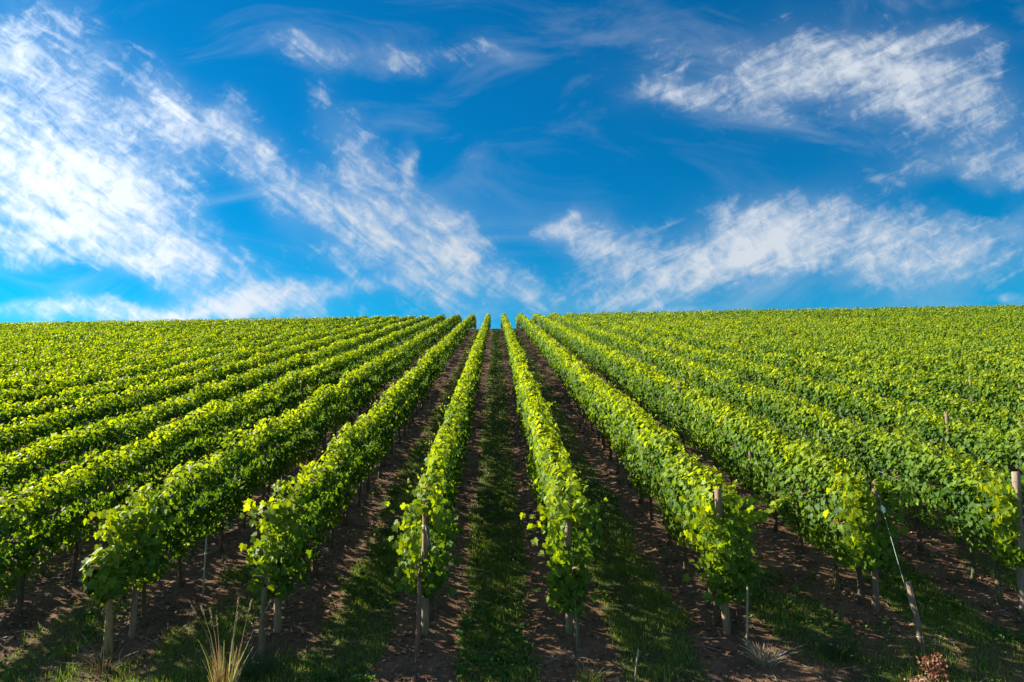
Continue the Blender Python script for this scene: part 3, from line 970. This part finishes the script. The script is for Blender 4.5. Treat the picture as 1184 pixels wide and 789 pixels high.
# ------------------------------------------------------------------ single plants in front
def straw_tuft(x0, y0, n, hmin, hmax, spread, col, lean, name, label, cat, heads=0, thick=0.004):
    z0 = float(ground_z(x0, y0))
    b = MB()
    for k_ in range(n):
        a = random.uniform(0, 6.28)
        h = random.uniform(hmin, hmax)
        r0 = random.random() ** .5 * spread * 0.35
        l = abs(random.gauss(0, lean)) * h
        bx, by = math.cos(a) * r0, math.sin(a) * r0
        c = tuple(v * random.uniform(0.7, 1.2) for v in col)
        pts = [(bx + math.cos(a) * l * t ** 1.7, by + math.sin(a) * l * t ** 1.7, -0.03 + (h + .03) * (t - .12 * t * t)) for t in (0, .35, .7, 1)]
        w_ = thick * random.uniform(.7, 1.3)
        b.tube(pts, [w_, w_ * .9, w_ * .6, w_ * .3], 4, c, False)
        if k_ < heads:
            p = Vector(pts[-1]); q = Vector(pts[-2]); d = (p - q).normalized()
            for j in range(9):
                pp = p + d * (0.014 * (j - 4))
                for s_ in range(3):
                    aa = random.uniform(0, 6.28)
                    e = Vector((math.cos(aa) * .016, math.sin(aa) * .016, .016))
                    b.tube([pp, pp + e], [0.005, 0.001], 3, tuple(v * 1.1 for v in col), False)
    o = b.build(name, M_STRAW)
    o.location = (x0, y0, z0)
    tag(o, label, cat)
    return o
straw_tuft(-3.12, 8.45, 80, 0.22, 0.80, 0.30, (0.58, 0.47, 0.20), 0.20, 'dry_grass_tuft', 'tall golden dry grass tuft with seed heads at the bottom of the slope', 'grass tuft', 0, 0.006)
straw_tuft(-3.14, 8.55, 9, 0.9, 1.25, 0.30, (0.42, 0.33, 0.20), 0.32, 'seed_stalks', 'few tall bent seed stalks rising out of the golden tuft', 'grass stalks', 9, 0.004)
straw_tuft(3.38, 8.90, 170, 0.08, 0.28, 0.34, (0.40, 0.34, 0.25), 0.75, 'withered_grass', 'pale withered grass slumped beside the thin support cane', 'dead grass', 0, 0.004)
straw_tuft(-4.9, 9.2, 60, 0.10, 0.40, 0.5, (0.30, 0.22, 0.13), 1.1, 'dry_grass_clump', 'flattened brown grass in front of the shaggy vine stem', 'dead grass', 0, 0.004)
straw_tuft(1.15, 8.6, 120, 0.08, 0.24, 0.45, (0.13, 0.17, 0.04), 0.5, 'short_grass_tuft', 'short green-brown grass tuft in front of the half-buried pale post', 'grass tuft', 0, 0.004)
straw_tuft(4.35, 9.0, 170, 0.10, 0.34, 0.5, (0.06, 0.12, 0.03), 0.7, 'grass_tuft', 'dark green grass tuft between the support cane and the anchor stake', 'grass tuft', 0, 0.004)
straw_tuft(-2.9, 9.0, 120, 0.08, 0.30, 0.5, (0.05, 0.11, 0.03), 0.7, 'grass_tuft', 'dark green grass tuft below the stout tan end post', 'grass tuft', 0, 0.004)
# pruned cane sticking up near the fourth row
b = MB()
b.tube([(0, 0, -.05), (0.02, 0, .18), (0.05, 0, .36)], [.012, .011, .009], 6, (0.40, 0.33, 0.2), True, .05)
o = b.build('dry_stalk', M_WOOD); o.location = (1.68, 8.62, float(ground_z(1.68, 8.62)))
tag(o, 'single pale dry stalk poking up right of the half-buried post', 'stalk')

def dock(x0, y0, h, col, label, n=3):
    """dried dock: rusty stems packed with crumpled seed clusters"""
    z0 = float(ground_z(x0, y0))
    o = empty('dried_dock', (x0, y0, z0))
    b = MB()
    P = []
    for k_ in range(n):
        a = random.uniform(0, 6.28); l = random.uniform(.02, .12)
        hh = h * random.uniform(.7, 1)
        pts = [(math.cos(a) * l * t, math.sin(a) * l * t, -.03 + hh * t) for t in (0, .5, 1)]
        b.tube(pts, [.009, .007, .004], 5, (0.28, 0.12, 0.07))
        for _ in range(60):
            t = random.uniform(.25, 1.05)
            rr = .055 * (1.2 - t) + .02
            P.append((math.cos(a) * l * t + random.gauss(0, rr), math.sin(a) * l * t + random.gauss(0, rr), hh * t))
    b.build('stem', M_STRAW, o)
    P = np.array(P); m = len(P)
    V, L, St, Tt, CC = merge([leaf_batch(P, rng.normal(0, 1, (m, 3)), rng.uniform(.015, .04, m), np.array(col) * rng.uniform(.6, 1.3, (m, 1)), T_MID)])
    build('seed_cluster', V, L, St, Tt, [M_STRAW], CC, o)
    tag(o, label, 'weed')
dock(5.18, 8.42, 0.36, (0.30, 0.115, 0.07), 'rusty red dried dock plant at the foot of the anchor stake', 4)
dock(4.85, 8.25, 0.20, (0.42, 0.24, 0.16), 'small pinkish dried dock plant beside the rusty red one', 2)
dock(-2.15, 8.35, 0.16, (0.62, 0.50, 0.34), 'pale cream dried seed head near the bottom edge of the photo', 1)

print('verts', sum(len(o.data.vertices) for o in COL.objects if o.type == 'MESH'), 'objects', len(COL.objects))
